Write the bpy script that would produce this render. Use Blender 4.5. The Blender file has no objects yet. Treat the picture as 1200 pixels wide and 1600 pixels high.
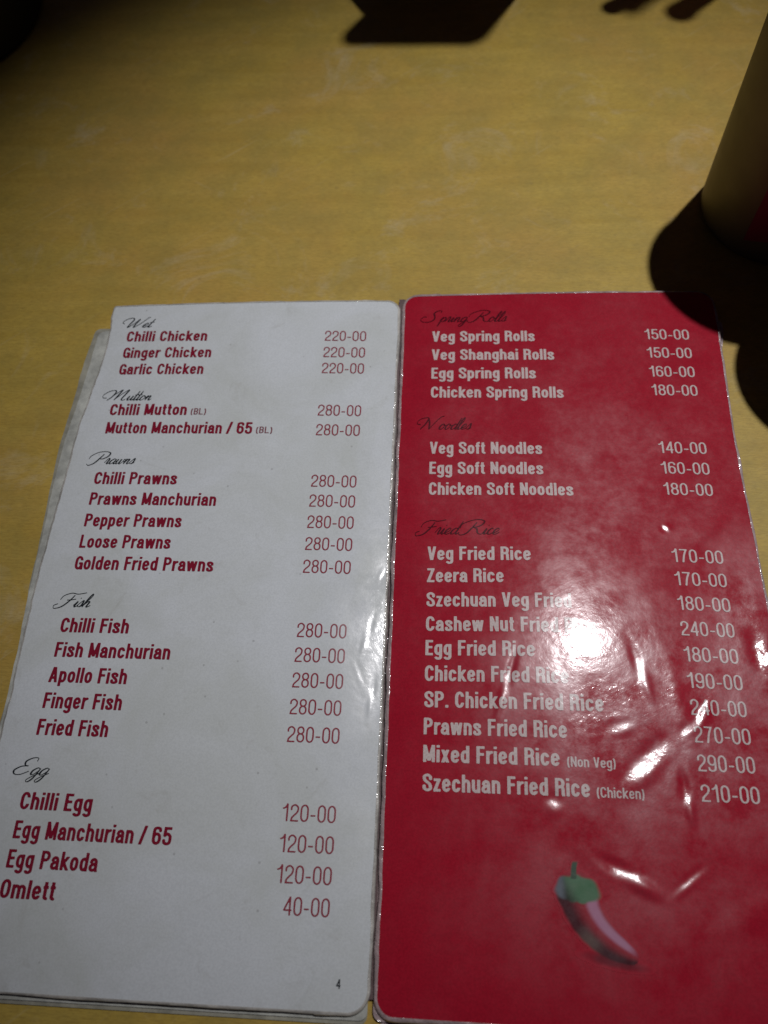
import bpy, bmesh, math, random
from mathutils import Vector, Matrix, noise
random.seed(7)
S = bpy.context.scene
C = bpy.context.collection

# ------------------------------------------------------------------ camera
cam_d = bpy.data.cameras.new('camera'); cam = bpy.data.objects.new('camera', cam_d); C.objects.link(cam)
# rows of the world axes seen from the camera: a phone held 32 cm over the table, tipped 25 degrees forward
RM = ((0.997661, -0.017697, 0.066023), (0.044028, 0.905214, -0.422668), (-0.052285, 0.424587, 0.903876))
cam.matrix_world = Matrix.Translation((0, 0, .32)) @ Matrix(RM).to_4x4()
cam_d.sensor_fit = 'VERTICAL'; cam_d.sensor_height = 36; cam_d.lens = 36 * 1200 / 1600
cam_d.clip_start = .01; cam_d.clip_end = 20
cam_d.dof.use_dof = True; cam_d.dof.focus_distance = .33; cam_d.dof.aperture_fstop = 8.0
S.camera = cam
# ------------------------------------------------------------------ dim room air and the one ceiling lamp
W = bpy.data.worlds.new("World"); S.world = W; W.use_nodes = True
bg = W.node_tree.nodes['Background']; bg.inputs[0].default_value = (.75, .62, 1.0, 1); bg.inputs[1].default_value = .012
LAMP = Vector((.46, .82, 2.0)); AIM = Vector((.065, .235, 0))
ld = bpy.data.lights.new('ceiling_lamp', 'SPOT'); lamp = bpy.data.objects.new('ceiling_lamp', ld); C.objects.link(lamp)
lamp.location = LAMP; lamp.rotation_euler = (AIM - LAMP).to_track_quat('-Z', 'Y').to_euler()
ld.energy = 106; ld.color = (1, .975, .99); ld.shadow_soft_size = .022; ld.spot_size = math.radians(23.4); ld.spot_blend = 1.0
S.view_settings.view_transform = 'Standard'; S.view_settings.look = 'None'; S.view_settings.exposure = 0; S.view_settings.gamma = 1

# ------------------------------------------------------------------ helpers
def link(name, me, mat=None, parent=None):
    o = bpy.data.objects.new(name, me); C.objects.link(o)
    if mat: me.materials.append(mat)
    if parent: o.parent = parent
    return o
def tag(o, label=None, cat=None, group=None, kind=None):
    for k, v in (('label', label), ('category', cat), ('group', group), ('kind', kind)):
        if v: o[k] = v
    return o
def empty(name, loc, label, cat, group=None):
    o = bpy.data.objects.new(name, None); C.objects.link(o); o.location = loc; o.empty_display_size = .02
    return tag(o, label, cat, group)
def mesh(name, v, f, smooth=True):
    me = bpy.data.meshes.new(name); me.from_pydata(v, [], f); me.update()
    if smooth: me.polygons.foreach_set('use_smooth', [True] * len(me.polygons))
    return me

class NT:
    def __init__(s, name):
        s.m = bpy.data.materials.new(name); s.m.use_nodes = True
        s.t = s.m.node_tree; s.b = s.t.nodes['Principled BSDF']
    def n(s, typ, **kw):
        x = s.t.nodes.new(typ)
        for k, v in kw.items():
            if k.startswith('_'): setattr(x, k[1:], v)
            else: x.inputs[k.replace('__', ' ')].default_value = v
        return x
    def l(s, a, b): s.t.links.new(a, b)
    def ramp(s, fac, stops):
        r = s.t.nodes.new('ShaderNodeValToRGB')
        while len(r.color_ramp.elements) < len(stops): r.color_ramp.elements.new(.5)
        for e, (p, c) in zip(r.color_ramp.elements, stops):
            e.position = p; e.color = (c, c, c, 1) if not isinstance(c, tuple) else (*c, 1)
        s.l(fac, r.inputs[0]); return r.outputs[0]
    def mix(s, a, b, fac, mode='MIX'):
        x = s.t.nodes.new('ShaderNodeMix'); x.data_type = 'RGBA'; x.blend_type = mode
        for i, v in ((6, a), (7, b), (0, fac)):
            if hasattr(v, 'links'): s.l(v, x.inputs[i])
            else: x.inputs[i].default_value = v if i == 0 else (*v, 1)
        return x.outputs[2]
    def math(s, op, a, b=0.0, c=0.0):
        x = s.t.nodes.new('ShaderNodeMath'); x.operation = op
        for i, v in enumerate((a, b, c)):
            if hasattr(v, 'links'): s.l(v, x.inputs[i])
            else: x.inputs[i].default_value = v
        return x.outputs[0]

# ------------------------------------------------------------------ laminated print: every printed thing shares one film
# (crinkled, scuffed clear plastic over whatever ink lies below; all in world metres)
def film(nt, right):
    geo = nt.n('ShaderNodeNewGeometry'); pos = geo.outputs['Position']
    sep = nt.n('ShaderNodeSeparateXYZ'); nt.l(pos, sep.inputs[0])
    def nz(scale, detail, rough, dist=0.0, vec=None):
        x = nt.n('ShaderNodeTexNoise', Scale=scale, Detail=detail, Roughness=rough, Distortion=dist); nt.l(vec or pos, x.inputs['Vector']); return x.outputs[0]
    def blob(cx, cy, rx, ry):      # 1 in the middle of a worn patch, 0 outside it
        a = nt.math('DIVIDE', nt.math('SUBTRACT', sep.outputs[0], cx), rx)
        b = nt.math('DIVIDE', nt.math('SUBTRACT', sep.outputs[1], cy), ry)
        r = nt.math('SQRT', nt.math('ADD', nt.math('MULTIPLY', a, a), nt.math('MULTIPLY', b, b)))
        x = nt.n('ShaderNodeMapRange', _interpolation_type='SMOOTHSTEP'); nt.l(r, x.inputs[0])
        x.inputs[1].default_value = 1; x.inputs[2].default_value = 0; x.inputs[3].default_value = 0; x.inputs[4].default_value = 1
        return x.outputs[0]
    vor = nt.n('ShaderNodeTexVoronoi', Scale=46.0, _feature='SMOOTH_F1'); vor.inputs['Smoothness'].default_value = .35
    wv = nt.n('ShaderNodeVectorMath', _operation='ADD'); wn = nt.n('ShaderNodeTexNoise', Scale=30.0, Detail=2.0); nt.l(pos, wn.inputs['Vector'])
    ws = nt.n('ShaderNodeVectorMath', _operation='SCALE'); ws.inputs['Scale'].default_value = .03; nt.l(wn.outputs['Color'], ws.inputs[0])
    nt.l(pos, wv.inputs[0]); nt.l(ws.outputs[0], wv.inputs[1]); nt.l(wv.outputs[0], vor.inputs['Vector'])
    if right:
        worn = nt.math('MAXIMUM', blob(.088, .054, .100, .072), nt.math('MULTIPLY', blob(.075, .0, .09, .06), .38))
        worn = nt.math('MAXIMUM', worn, nt.math('MULTIPLY', blob(.138, .088, .042, .062), 1.0))
        base_amp = .10
    else:
        worn = nt.math('MAXIMUM', blob(-.028, .085, .022, .06), nt.math('MULTIPLY', blob(-.03, .0, .03, .05), .3)); base_amp = .10
    amp = nt.math('ADD', nt.math('MULTIPLY', worn, 1.0), base_amp)
    big = nt.math('ADD', nt.math('MULTIPLY', vor.outputs[0], .5), nz(38, 3, .5, .6))
    h = nt.math('MULTIPLY', big, nt.math('MULTIPLY', amp, .00095))
    h = nt.math('ADD', h, nt.math('MULTIPLY', nz(420, 3, .6), nt.math('MULTIPLY', amp, .00013)))
    h = nt.math('ADD', h, nt.math('MULTIPLY', nz(1500, 2, .6), .000003))
    for ang, k in ((.5, .000010), (-.9, .000009), (2.2, .000009)):
        m_ = nt.n('ShaderNodeMapping'); m_.inputs['Rotation'].default_value = (0, 0, ang); m_.vector_type = 'TEXTURE'; m_.inputs['Scale'].default_value = (.16, .0066, 1); nt.l(pos, m_.inputs[0])
        q = nz(4.0, 4, .6, 0, m_.outputs[0]); h = nt.math('ADD', h, nt.math('MULTIPLY', nt.ramp(q, [(.58, 0.0), (.68, 1.0)]), nt.math('MULTIPLY', amp, k)))
    bump = nt.n('ShaderNodeBump', Strength=1.0, Distance=1.0); nt.l(h, bump.inputs['Height'])
    nt.l(bump.outputs[0], nt.b.inputs['Coat Normal'])
    # wear: cloudy scuffing blurs the film
    sc = nz(40, 8, .72, .12); sc = nt.ramp(sc, [(.38, .10), (.63, 1.0)])
    fine = nz(240, 4, .65)
    ro = nt.math('ADD', nt.math('MULTIPLY', sc, .10), nt.math('MULTIPLY', fine, .14))
    ro = nt.math('ADD', ro, .05)
    nt.l(ro, nt.b.inputs['Coat Roughness'])
    nt.b.inputs['Coat Weight'].default_value = 1.0; nt.b.inputs['Coat IOR'].default_value = 1.5
    # second, broad lobe of the rubbed film
    nt.b.inputs['Roughness'].default_value = .40
    sp = nt.math('ADD', nt.math('MULTIPLY', nt.math('MULTIPLY', sc, worn), 2.0), .03)
    nt.l(sp, nt.b.inputs['Specular IOR Level'])
    b2 = nt.n('ShaderNodeBump', Strength=.5, Distance=1.0); nt.l(h, b2.inputs['Height']); nt.l(b2.outputs[0], nt.b.inputs['Normal'])
    return pos, sc, worn, fine
def printed(name, col, right, mottling=.0, pale_tint=0.0):
    nt = NT(name); pos, sc, worn, fine = film(nt, right)
    x = nt.n('ShaderNodeTexNoise', Scale=55.0, Detail=6.0, Roughness=.65); nt.l(pos, x.inputs['Vector'])
    c = nt.mix(col, tuple(k * .72 for k in col), nt.math('MULTIPLY', nt.ramp(x.outputs[0], [(.35, 0.0), (.7, 1.0)]), mottling))
    gr = nt.n('ShaderNodeTexNoise', Scale=1300.0, Detail=2.0, Roughness=.8); nt.l(pos, gr.inputs['Vector'])
    c = nt.mix(c, tuple(k * (.80 if not right else .62) for k in col), nt.math('MULTIPLY', nt.ramp(gr.outputs[0], [(.40, 0.0), (.62, 1.0)]), .5))
    if not right and mottling:      # handled paper: yellowish grime in clouds, more of it low on the sheet
        gy = nt.n('ShaderNodeTexNoise', Scale=17.0, Detail=6.0, Roughness=.65, Distortion=.6); nt.l(pos, gy.inputs['Vector'])
        c = nt.mix(c, (.50, .53, .44), nt.math('MULTIPLY', nt.ramp(gy.outputs[0], [(.40, 0.0), (.72, 1.0)]), .42))
        sm_ = nt.n('ShaderNodeTexNoise', Scale=60.0, Detail=5.0, Roughness=.7, Distortion=1.2); nt.l(pos, sm_.inputs['Vector'])
        c = nt.mix(c, (.44, .44, .40), nt.math('MULTIPLY', nt.ramp(sm_.outputs[0], [(.60, 0.0), (.74, 1.0)]), .30))
    if pale_tint:       # pale mauve tint, strongest where the film is scuffed and worn
        c = nt.mix(c, (.45, .30, .36), nt.math('MULTIPLY', nt.math('MULTIPLY', sc, nt.math('ADD', worn, .15)), pale_tint))
    sp = nt.n('ShaderNodeTexVoronoi', Scale=95.0); nt.l(pos, sp.inputs['Vector'])
    spots = nt.ramp(sp.outputs['Distance'], [(.0, 1.0), (.035, 1.0), (.06, 0.0)])
    if not right and mottling: c = nt.mix(c, (.2, .19, .18), nt.math('MULTIPLY', spots, .35))
    nt.l(c, nt.b.inputs['Base Color']); return nt.m
M = {}
M['white'] = printed('white_page_print', (.77, .815, .845), False, .12)
M['red'] = printed('red_page_print', (.45, .010, .030), True, .28, .10)
M['dark_red_ink'] = printed('dark_red_ink', (.27, .012, .035), False)
M['price_red_ink'] = printed('price_red_ink', (.33, .05, .075), False)
M['grey_red_ink'] = printed('grey_red_ink', (.26, .10, .12), False)
M['black_ink'] = printed('black_ink', (.025, .03, .035), False)
M['pale_ink'] = printed('pale_ink', (.74, .62, .60), True)
M['maroon_ink'] = printed('maroon_ink', (.10, .004, .012), True)

# ------------------------------------------------------------------ table
def table_material():
    nt = NT('yellow_wood_laminate')
    geo = nt.n('ShaderNodeNewGeometry'); pos = geo.outputs['Position']
    mp = nt.n('ShaderNodeMapping'); mp.inputs['Scale'].default_value = (1.0, 7.5, 1.0); mp.inputs['Rotation'].default_value = (0, 0, .03); nt.l(pos, mp.inputs[0])
    g1 = nt.n('ShaderNodeTexNoise', Scale=16.0, Detail=7.0, Roughness=.6, Distortion=.5); nt.l(mp.outputs[0], g1.inputs['Vector'])
    g2 = nt.n('ShaderNodeTexNoise', Scale=110.0, Detail=4.0, Roughness=.6); nt.l(mp.outputs[0], g2.inputs['Vector'])
    c = nt.mix((.50, .345, .058), (.60, .43, .088), nt.ramp(g1.outputs[0], [(.3, 0.0), (.7, 1.0)]))
    c = nt.mix(c, (.34, .215, .05), nt.math('MULTIPLY', nt.ramp(g2.outputs[0], [(.48, 0.0), (.72, 1.0)]), .22))
    b1 = nt.n('ShaderNodeTexNoise', Scale=9.0, Detail=4.0, Roughness=.55, Distortion=.3); nt.l(pos, b1.inputs['Vector'])
    c = nt.mix(c, (.50, .27, .08), nt.math('MULTIPLY', nt.ramp(b1.outputs[0], [(.42, 0.0), (.66, 1.0)]), .4))   # warmer bands in the veneer
    b2 = nt.n('ShaderNodeTexNoise', Scale=21.0, Detail=6.0, Roughness=.7, Distortion=.9); nt.l(pos, b2.inputs['Vector'])
    wipe = nt.ramp(b2.outputs[0], [(.55, 0.0), (.74, 1.0)])
    c = nt.mix(c, (.60, .52, .34), nt.math('MULTIPLY', wipe, .6))                                               # dried wipe marks
    sp = nt.n('ShaderNodeTexVoronoi', Scale=26.0); nt.l(pos, sp.inputs['Vector'])
    c = nt.mix(c, (.25, .16, .05), nt.math('MULTIPLY', nt.ramp(sp.outputs['Distance'], [(0.0, 1.0), (.02, 1.0), (.035, 0.0)]), .35))
    b3 = nt.n('ShaderNodeTexNoise', Scale=34.0, Detail=7.0, Roughness=.75); nt.l(pos, b3.inputs['Vector'])
    c = nt.mix(c, (.36, .28, .07), nt.math('MULTIPLY', nt.ramp(b3.outputs[0], [(.42, 0.0), (.62, 1.0)]), .5))       # olive mottling
    mp2 = nt.n('ShaderNodeMapping'); mp2.inputs['Scale'].default_value = (1.0, 5.0, 1.0); nt.l(pos, mp2.inputs[0])
    fz = nt.n('ShaderNodeTexNoise', Scale=260.0, Detail=4.0, Roughness=.8); nt.l(mp2.outputs[0], fz.inputs['Vector'])
    c = nt.mix(c, (.30, .19, .04), nt.math('MULTIPLY', nt.ramp(fz.outputs[0], [(.45, 0.0), (.66, 1.0)]), .55))      # pores of the veneer
    mp3 = nt.n('ShaderNodeMapping'); mp3.inputs['Rotation'].default_value = (0, 0, .7); mp3.vector_type = 'TEXTURE'; mp3.inputs['Scale'].default_value = (.33, .011, 1); nt.l(pos, mp3.inputs[0])
    scr = nt.n('ShaderNodeTexNoise', Scale=5.0, Detail=5.0, Roughness=.6); nt.l(mp3.outputs[0], scr.inputs['Vector'])
    c = nt.mix(c, (.60, .50, .26), nt.math('MULTIPLY', nt.ramp(scr.outputs[0], [(.63, 0.0), (.70, 1.0)]), .25))     # hairline scratches
    nt.l(c, nt.b.inputs['Base Color'])
    r = nt.math('ADD', nt.math('MULTIPLY', b2.outputs[0], .25), .38); nt.l(r, nt.b.inputs['Roughness'])
    nt.b.inputs['Specular IOR Level'].default_value = .3
    bp = nt.n('ShaderNodeBump', Strength=.25, Distance=.0004); nt.l(g2.outputs[0], bp.inputs['Height']); nt.l(bp.outputs[0], nt.b.inputs['Normal'])
    return nt.m
bm = bmesh.new(); bmesh.ops.create_cube(bm, size=1, matrix=Matrix.Translation((.05, .35, -.0125)) @ Matrix.Diagonal((1.5, 1.5, .025, 1)))
bmesh.ops.bevel(bm, geom=bm.edges[:], offset=.003, segments=2, affect='EDGES')
me = bpy.data.meshes.new('table_top'); bm.to_mesh(me); bm.free()
tag(link('table_top', me, table_material()), kind='structure')

# ------------------------------------------------------------------ menu booklet
SPINE = -.0190
YB, YT = -.0475, .2745
def g(x, y, cx, cy, sx, sy, a=0.0):
    dx, dy = x - cx, y - cy
    u = dx * math.cos(a) + dy * math.sin(a); v = -dx * math.sin(a) + dy * math.cos(a)
    return math.exp(-(u / sx) ** 2 - (v / sy) ** 2)
def z_left0(x, y):
    t = (SPINE - x) / .158
    return .0031 + .0013 * math.sin(min(1, max(0, t)) * math.pi) - .0006 * t - .0004 * g(x, y, SPINE, y, .008, 1)
EYE = Vector((0, 0, .32))
def z_bulge(x, y):
    t = (x - SPINE) / .160
    z = .0034 + .0010 * math.sin(min(1, max(0, t)) * math.pi) - .0004 * g(x, y, SPINE, y, .007, 1)
    return z + .0050 * g(x, y, .058, .078, .060, .068, 0)                # the leaf has buckled up around its middle
def facet(cx, cy, sx, sy, ang, dgx=0.0, dgy=0.0, zf=z_bulge):
    """a flat dent that the lamp catches: its tilt is that of a mirror between the lamp and the camera, shaped to place a glint, a few degrees off the leaf's"""
    P = Vector((cx, cy, zf(cx, cy))); h = ((EYE - P).normalized() + (LAMP - P).normalized()).normalized(); e = .0005
    gx = (zf(cx + e, cy) - zf(cx - e, cy)) / (2 * e); gy = (zf(cx, cy + e) - zf(cx, cy - e)) / (2 * e)
    return (cx, cy, sx, sy, ang, -h.x / h.z - gx + dgx, -h.y / h.z - gy + dgy)
FACETS = [facet(.0828, .0414, .0100, .0036, .80),  # dents shaped and tilted to place glints on the red page
 facet(.1343, .0856, .0035, .0070, .2, .02, .01), facet(.1062, .0615, .0020, .0050, -.5, .01, .02), facet(.0733, .0544, .0050, .0022, .3, .015, .015), facet(.1002, .0550, .0030, .0018, .5, .01, .01),
 facet(.0838, .0770, .0018, .0080, .25, .020, .010), facet(.0470, .0255, .0025, .0028, 0, .03, .01), facet(.0728, .0020, .0080, .0022, -.5, .035, .02), facet(.0945, .0010, .0060, .0014, .7, .03, .02),
 facet(.1012, .1417, .0016, .0014, 0, .034, .01), facet(.0970, .0295, .0016, .0060, .1, .03, .02), facet(.0300, .0700, .0014, .0090, -.3, .03, .02)]
LFACETS = [(-.0275, .0905, .0010, .0060, -.25), (-.0300, .0730, .0009, .0045, .35), (-.0245, .0640, .0009, .0050, -.1), (-.0225, .1180, .0010, .0030, -.4)]
LF = [facet(*f, .006, .004, z_left0) for f in LFACETS]
def dents(z, x, y, fs):
    for cx, cy, sx, sy, an, ax, ay in fs:
        dx, dy = x - cx, y - cy
        if abs(dx) > .035 or abs(dy) > .035: continue
        u = (dx * math.cos(an) + dy * math.sin(an)) / sx; v = (-dx * math.sin(an) + dy * math.cos(an)) / sy
        r2 = u * u + v * v
        if r2 < 9: z += math.exp(-(r2 ** 1.5) * .5) * (ax * dx + ay * dy)
    return z
def z_left(x, y): return dents(z_left0(x, y), x, y, LF)
def z_right(x, y):
    z = z_bulge(x, y)
    z = dents(z, x, y, FACETS)
    z += .00035 * g(x, y, .098, .066, .003, .018, .15)                # creases pressed into the film
    z += .00030 * g(x, y, .120, -.006, .004, .024, -1.05)
    z += .00025 * g(x, y, .064, .006, .003, .012, 1.1)
    z += .00035 * g(x, y, .118, .140, .004, .010, -.9)
    z += .00030 * g(x, y, .136, .098, .004, .015, .1)
    z += .00030 * g(x, y, .106, .058, .0025, .009, -.5)
    return z
def leaf(name, xl, xr, yb, yt, zf, rad, thick, mat, parent, nx=230, ny=420, top_slope=0.0):
    """one laminated leaf: a sheet with rounded corners (radii bl, br, tl, tr), following zf, with a real edge"""
    ys = [0.0]; r = max(rad) or .001
    for i in range(1, 9): ys.append(r * (1 - math.cos(i / 8 * math.pi / 2)))
    n = ny - 18; H = yt - yb
    ys += [r + (H - 2 * r) * i / n for i in range(1, n)]
    ys += [H - y for y in reversed(ys[:9])]
    V = []; rows = len(ys)
    def inset(y, rb, rt):
        if rb and y < rb: return rb - math.sqrt(max(0, rb * rb - (rb - y) ** 2))
        if rt and H - y < rt: return rt - math.sqrt(max(0, rt * rt - (rt - H + y) ** 2))
        return 0.0
    for y in ys:
        a = xl(yb + y) + inset(y, rad[0], rad[2]); b = xr(yb + y) - inset(y, rad[1], rad[3])
        for i in range(nx):
            x = a + (b - a) * i / (nx - 1); yy = yb + y + top_slope * (x - a) * (y / H)
            V.append((x, yy, zf(x, yy)))
    F = [(j * nx + i, j * nx + i + 1, (j + 1) * nx + i + 1, (j + 1) * nx + i) for j in range(rows - 1) for i in range(nx - 1)]
    ring = [i for i in range(nx)] + [j * nx + nx - 1 for j in range(1, rows)] + [(rows - 1) * nx + i for i in range(nx - 2, -1, -1)] + [j * nx for j in range(rows - 2, 0, -1)]
    base = len(V); m = len(ring)
    for k in ring: V.append(V[k])
    for k in ring: x, y, z = V[k]; V.append((x, y, z - thick))
    for k in range(m): F.append((base + k, base + m + k, base + m + (k + 1) % m, base + (k + 1) % m))
    me = mesh(name, V, F)
    o = link(name, me, mat, parent)
    return o, [Vector(V[k]) for k in ring]

booklet = empty('menu_booklet', (0, 0, 0), 'open laminated restaurant menu with a white left page and a red right page', 'menu')

def plastic(name, col, rough, bumpd, alpha_edge=False):
    nt = NT(name); geo = nt.n('ShaderNodeNewGeometry'); pos = geo.outputs['Position']
    a = nt.n('ShaderNodeTexNoise', Scale=260.0, Detail=3.0, Roughness=.6); nt.l(pos, a.inputs['Vector'])
    b = nt.n('ShaderNodeTexNoise', Scale=90.0, Detail=4.0, Roughness=.7); nt.l(pos, b.inputs['Vector'])
    c = nt.mix(col, tuple(k * .6 for k in col), nt.ramp(b.outputs[0], [(.36, 0.0), (.64, 1.0)])); nt.l(c, nt.b.inputs['Base Color'])
    nt.b.inputs['Roughness'].default_value = rough; nt.b.inputs['Coat Weight'].default_value = 1; nt.b.inputs['Coat Roughness'].default_value = .08
    bp = nt.n('ShaderNodeBump', Strength=1.0, Distance=bumpd); nt.l(a.outputs[0], bp.inputs['Height'])
    nt.l(bp.outputs[0], nt.b.inputs['Normal']); nt.l(bp.outputs[0], nt.b.inputs['Coat Normal'])
    return nt.m
M['film_edge'] = plastic('clear_film_edge', (.55, .42, .42), .3, .0011)
M['film_edge_white'] = plastic('yellowed_film_edge', (.62, .60, .55), .35, .0006)
M['under_leaf'] = plastic('grubby_leaf_edge', (.66, .68, .62), .45, .0003); M['lower_leaf'] = plastic('dingy_leaf_edge', (.46, .45, .36), .5, .0003)

def interp(pts):
    pts = sorted(pts)
    def f(y):
        if y <= pts[0][0]: return pts[0][1]
        for (a, b), (c, d) in zip(pts, pts[1:]):
            if y <= c:
                t = (y - a) / (c - a); t = t * t * (3 - 2 * t); return b + (d - b) * t
        return pts[-1][1]
    return f
def wob(f, amp, sc, seed):
    return lambda y: f(y) + amp * noise.noise(Vector((y * sc, seed, 0))) + amp * .5 * noise.noise(Vector((y * sc * 3.1, seed + 5, 0)))
flat = lambda dz: (lambda x, y: dz + .0006 * math.sin((x * 40 + y * 11)))
# under leaves on the left: their dog-eared edges stick out past the top page
uL1 = wob(interp([(-.05, -.1835), (.04, -.1800), (.07, -.1795), (.12, -.1822), (.181, -.1848), (.219, -.1832), (.2537, -.1812), (.26, -.181)]), .0006, 40, 1)
uL2 = wob(interp([(-.05, -.1815), (.04, -.1788), (.12, -.1812), (.181, -.1822), (.219, -.1800), (.26, -.178)]), .0005, 55, 2)
xr0 = lambda y: SPINE - .0016
leaf('under_leaf', uL1, xr0, YB - .0020, .2535, lambda x, y: .0007 + .0003 * math.sin(y * 60), (.001, .003, .003, .004), .0004, M['lower_leaf'], booklet, 60, 120)
leaf('under_leaf', uL2, xr0, YB - .0006, .2515, lambda x, y: .0017 + .0004 * math.sin(y * 45 + 1), (.002, .003, .004, .004), .0004, M['under_leaf'], booklet, 60, 120)
uR1 = wob(interp([(-.05, .1410), (.1, .1403), (.2, .1390), (.235, .1402), (.255, .1432), (.27, .1432)]), .0004, 45, 3)
xl0 = lambda y: SPINE + .0014
leaf('under_leaf', xl0, uR1, YB - .0012, .2600, lambda x, y: .0008 + .0003 * math.sin(y * 50), (.003, .001, .003, .003), .0004, M['film_edge'], booklet, 60, 120)
leaf('under_leaf', lambda y: SPINE + .0004, lambda y: .1385, YB - .0004, .2670, lambda x, y: .0018, (.003, .002, .003, .003), .0004, M['film_edge'], booklet, 40, 80)
# the two pages that are open
pl_l = wob(interp([(-.05, -.1788), (.038, -.1770), (.113, -.1781), (.179, -.1766), (.244, -.1719), (.267, -.1729)]), .0006, 90, 4)
pageL, ringL = leaf('page', pl_l, wob(lambda y: SPINE - .0014, .0004, 60, 21), YB + .0015, .2670, z_left, (.002, .0075, .0015, .0065), .0005, M['white'], booklet, top_slope=.022)
pageL['label'] = 'white page listing chicken, mutton, prawns, fish and egg dishes'
pr_r = wob(interp([(-.05, .1405), (.121, .1396), (.184, .1385), (.262, .1396), (.277, .1390)]), .0003, 50, 6)
pageR, ringR = leaf('page', wob(lambda y: SPINE + .0014, .0004, 70, 23), pr_r, YB + .0010, .2732, z_right, (.006, .004, .0065, .0075), .0005, M['red'], booklet, top_slope=.018)
pageR['label'] = 'red page listing spring rolls, noodles and fried rice'

def border(name, ring, w, zoff, mat, parent, seed, sel=None):
    """sealed lip of laminating film standing out past the paper"""
    n = len(ring); V = []; F = []
    for k, p in enumerate(ring):
        t = (ring[(k + 2) % n] - ring[k - 2]); t.z = 0; t.normalize(); nrm = Vector((t.y, -t.x, 0))
        ww = w * (.75 + .5 * noise.noise(Vector((p.x * 60, p.y * 60, seed)))); 
        if sel: ww *= sel(p)
        q = p + nrm * ww; j = .0003 * noise.noise(Vector((p.x * 150, p.y * 150, seed + 3)))
        m_ = p + nrm * ww * .5
        V += [(p.x - nrm.x * .0004, p.y - nrm.y * .0004, p.z + .00012), (m_.x, m_.y, p.z + .00016 + j), (q.x, q.y, p.z - .0005 + zoff + j), (q.x - nrm.x * .0002, q.y - nrm.y * .0002, p.z - .0010 + zoff)]
    for k in range(n):
        a, b = k * 4, ((k + 1) % n) * 4
        for i in range(3): F.append((a + i, a + i + 1, b + i + 1, b + i))
    return link(name, mesh(name, V, F), mat, parent)
near_spine = lambda side: (lambda p: 1.0 if abs(p.x - SPINE) < .02 else .7)
border('film_border', ringR, .0015, 0, M['film_edge'], pageR, 11, near_spine(1))
border('film_border', ringL, .0011, 0, M['film_edge_white'], pageL, 17, near_spine(0))
# dark stitched seam at the bottom of the gutter
V = []; F = []
for i in range(161):
    y = YB + .006 + (YT - YB - .008) * i / 160; zz = .0017
    for x in (-.0016, .0016): V.append((SPINE + x, y, zz + .0002 * noise.noise(Vector((y * 200, x, 0)))))
for i in range(160): F.append((2 * i, 2 * i + 1, 2 * i + 3, 2 * i + 2))
link('seam', mesh('seam', V, F), plastic('seam_grime', (.16, .10, .10), .6, .0005), booklet)

# ------------------------------------------------------------------ printed lines
def drape(me, zf, lift=.00016):
    """lay a flat outline on the leaf and give it the leaf's own normals"""
    N = []
    for v in me.vertices:
        x, y = v.co.x, v.co.y; v.co.z = zf(x, y) + lift
    e = .0006
    for v in me.vertices:
        x, y = v.co.x, v.co.y
        N.append(Vector((-(zf(x + e, y) - zf(x - e, y)) / (2 * e), -(zf(x, y + e) - zf(x, y - e)) / (2 * e), 1)).normalized())
    me.polygons.foreach_set('use_smooth', [True] * len(me.polygons)); me.update()
    me.normals_split_custom_set_from_vertices(N)


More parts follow.
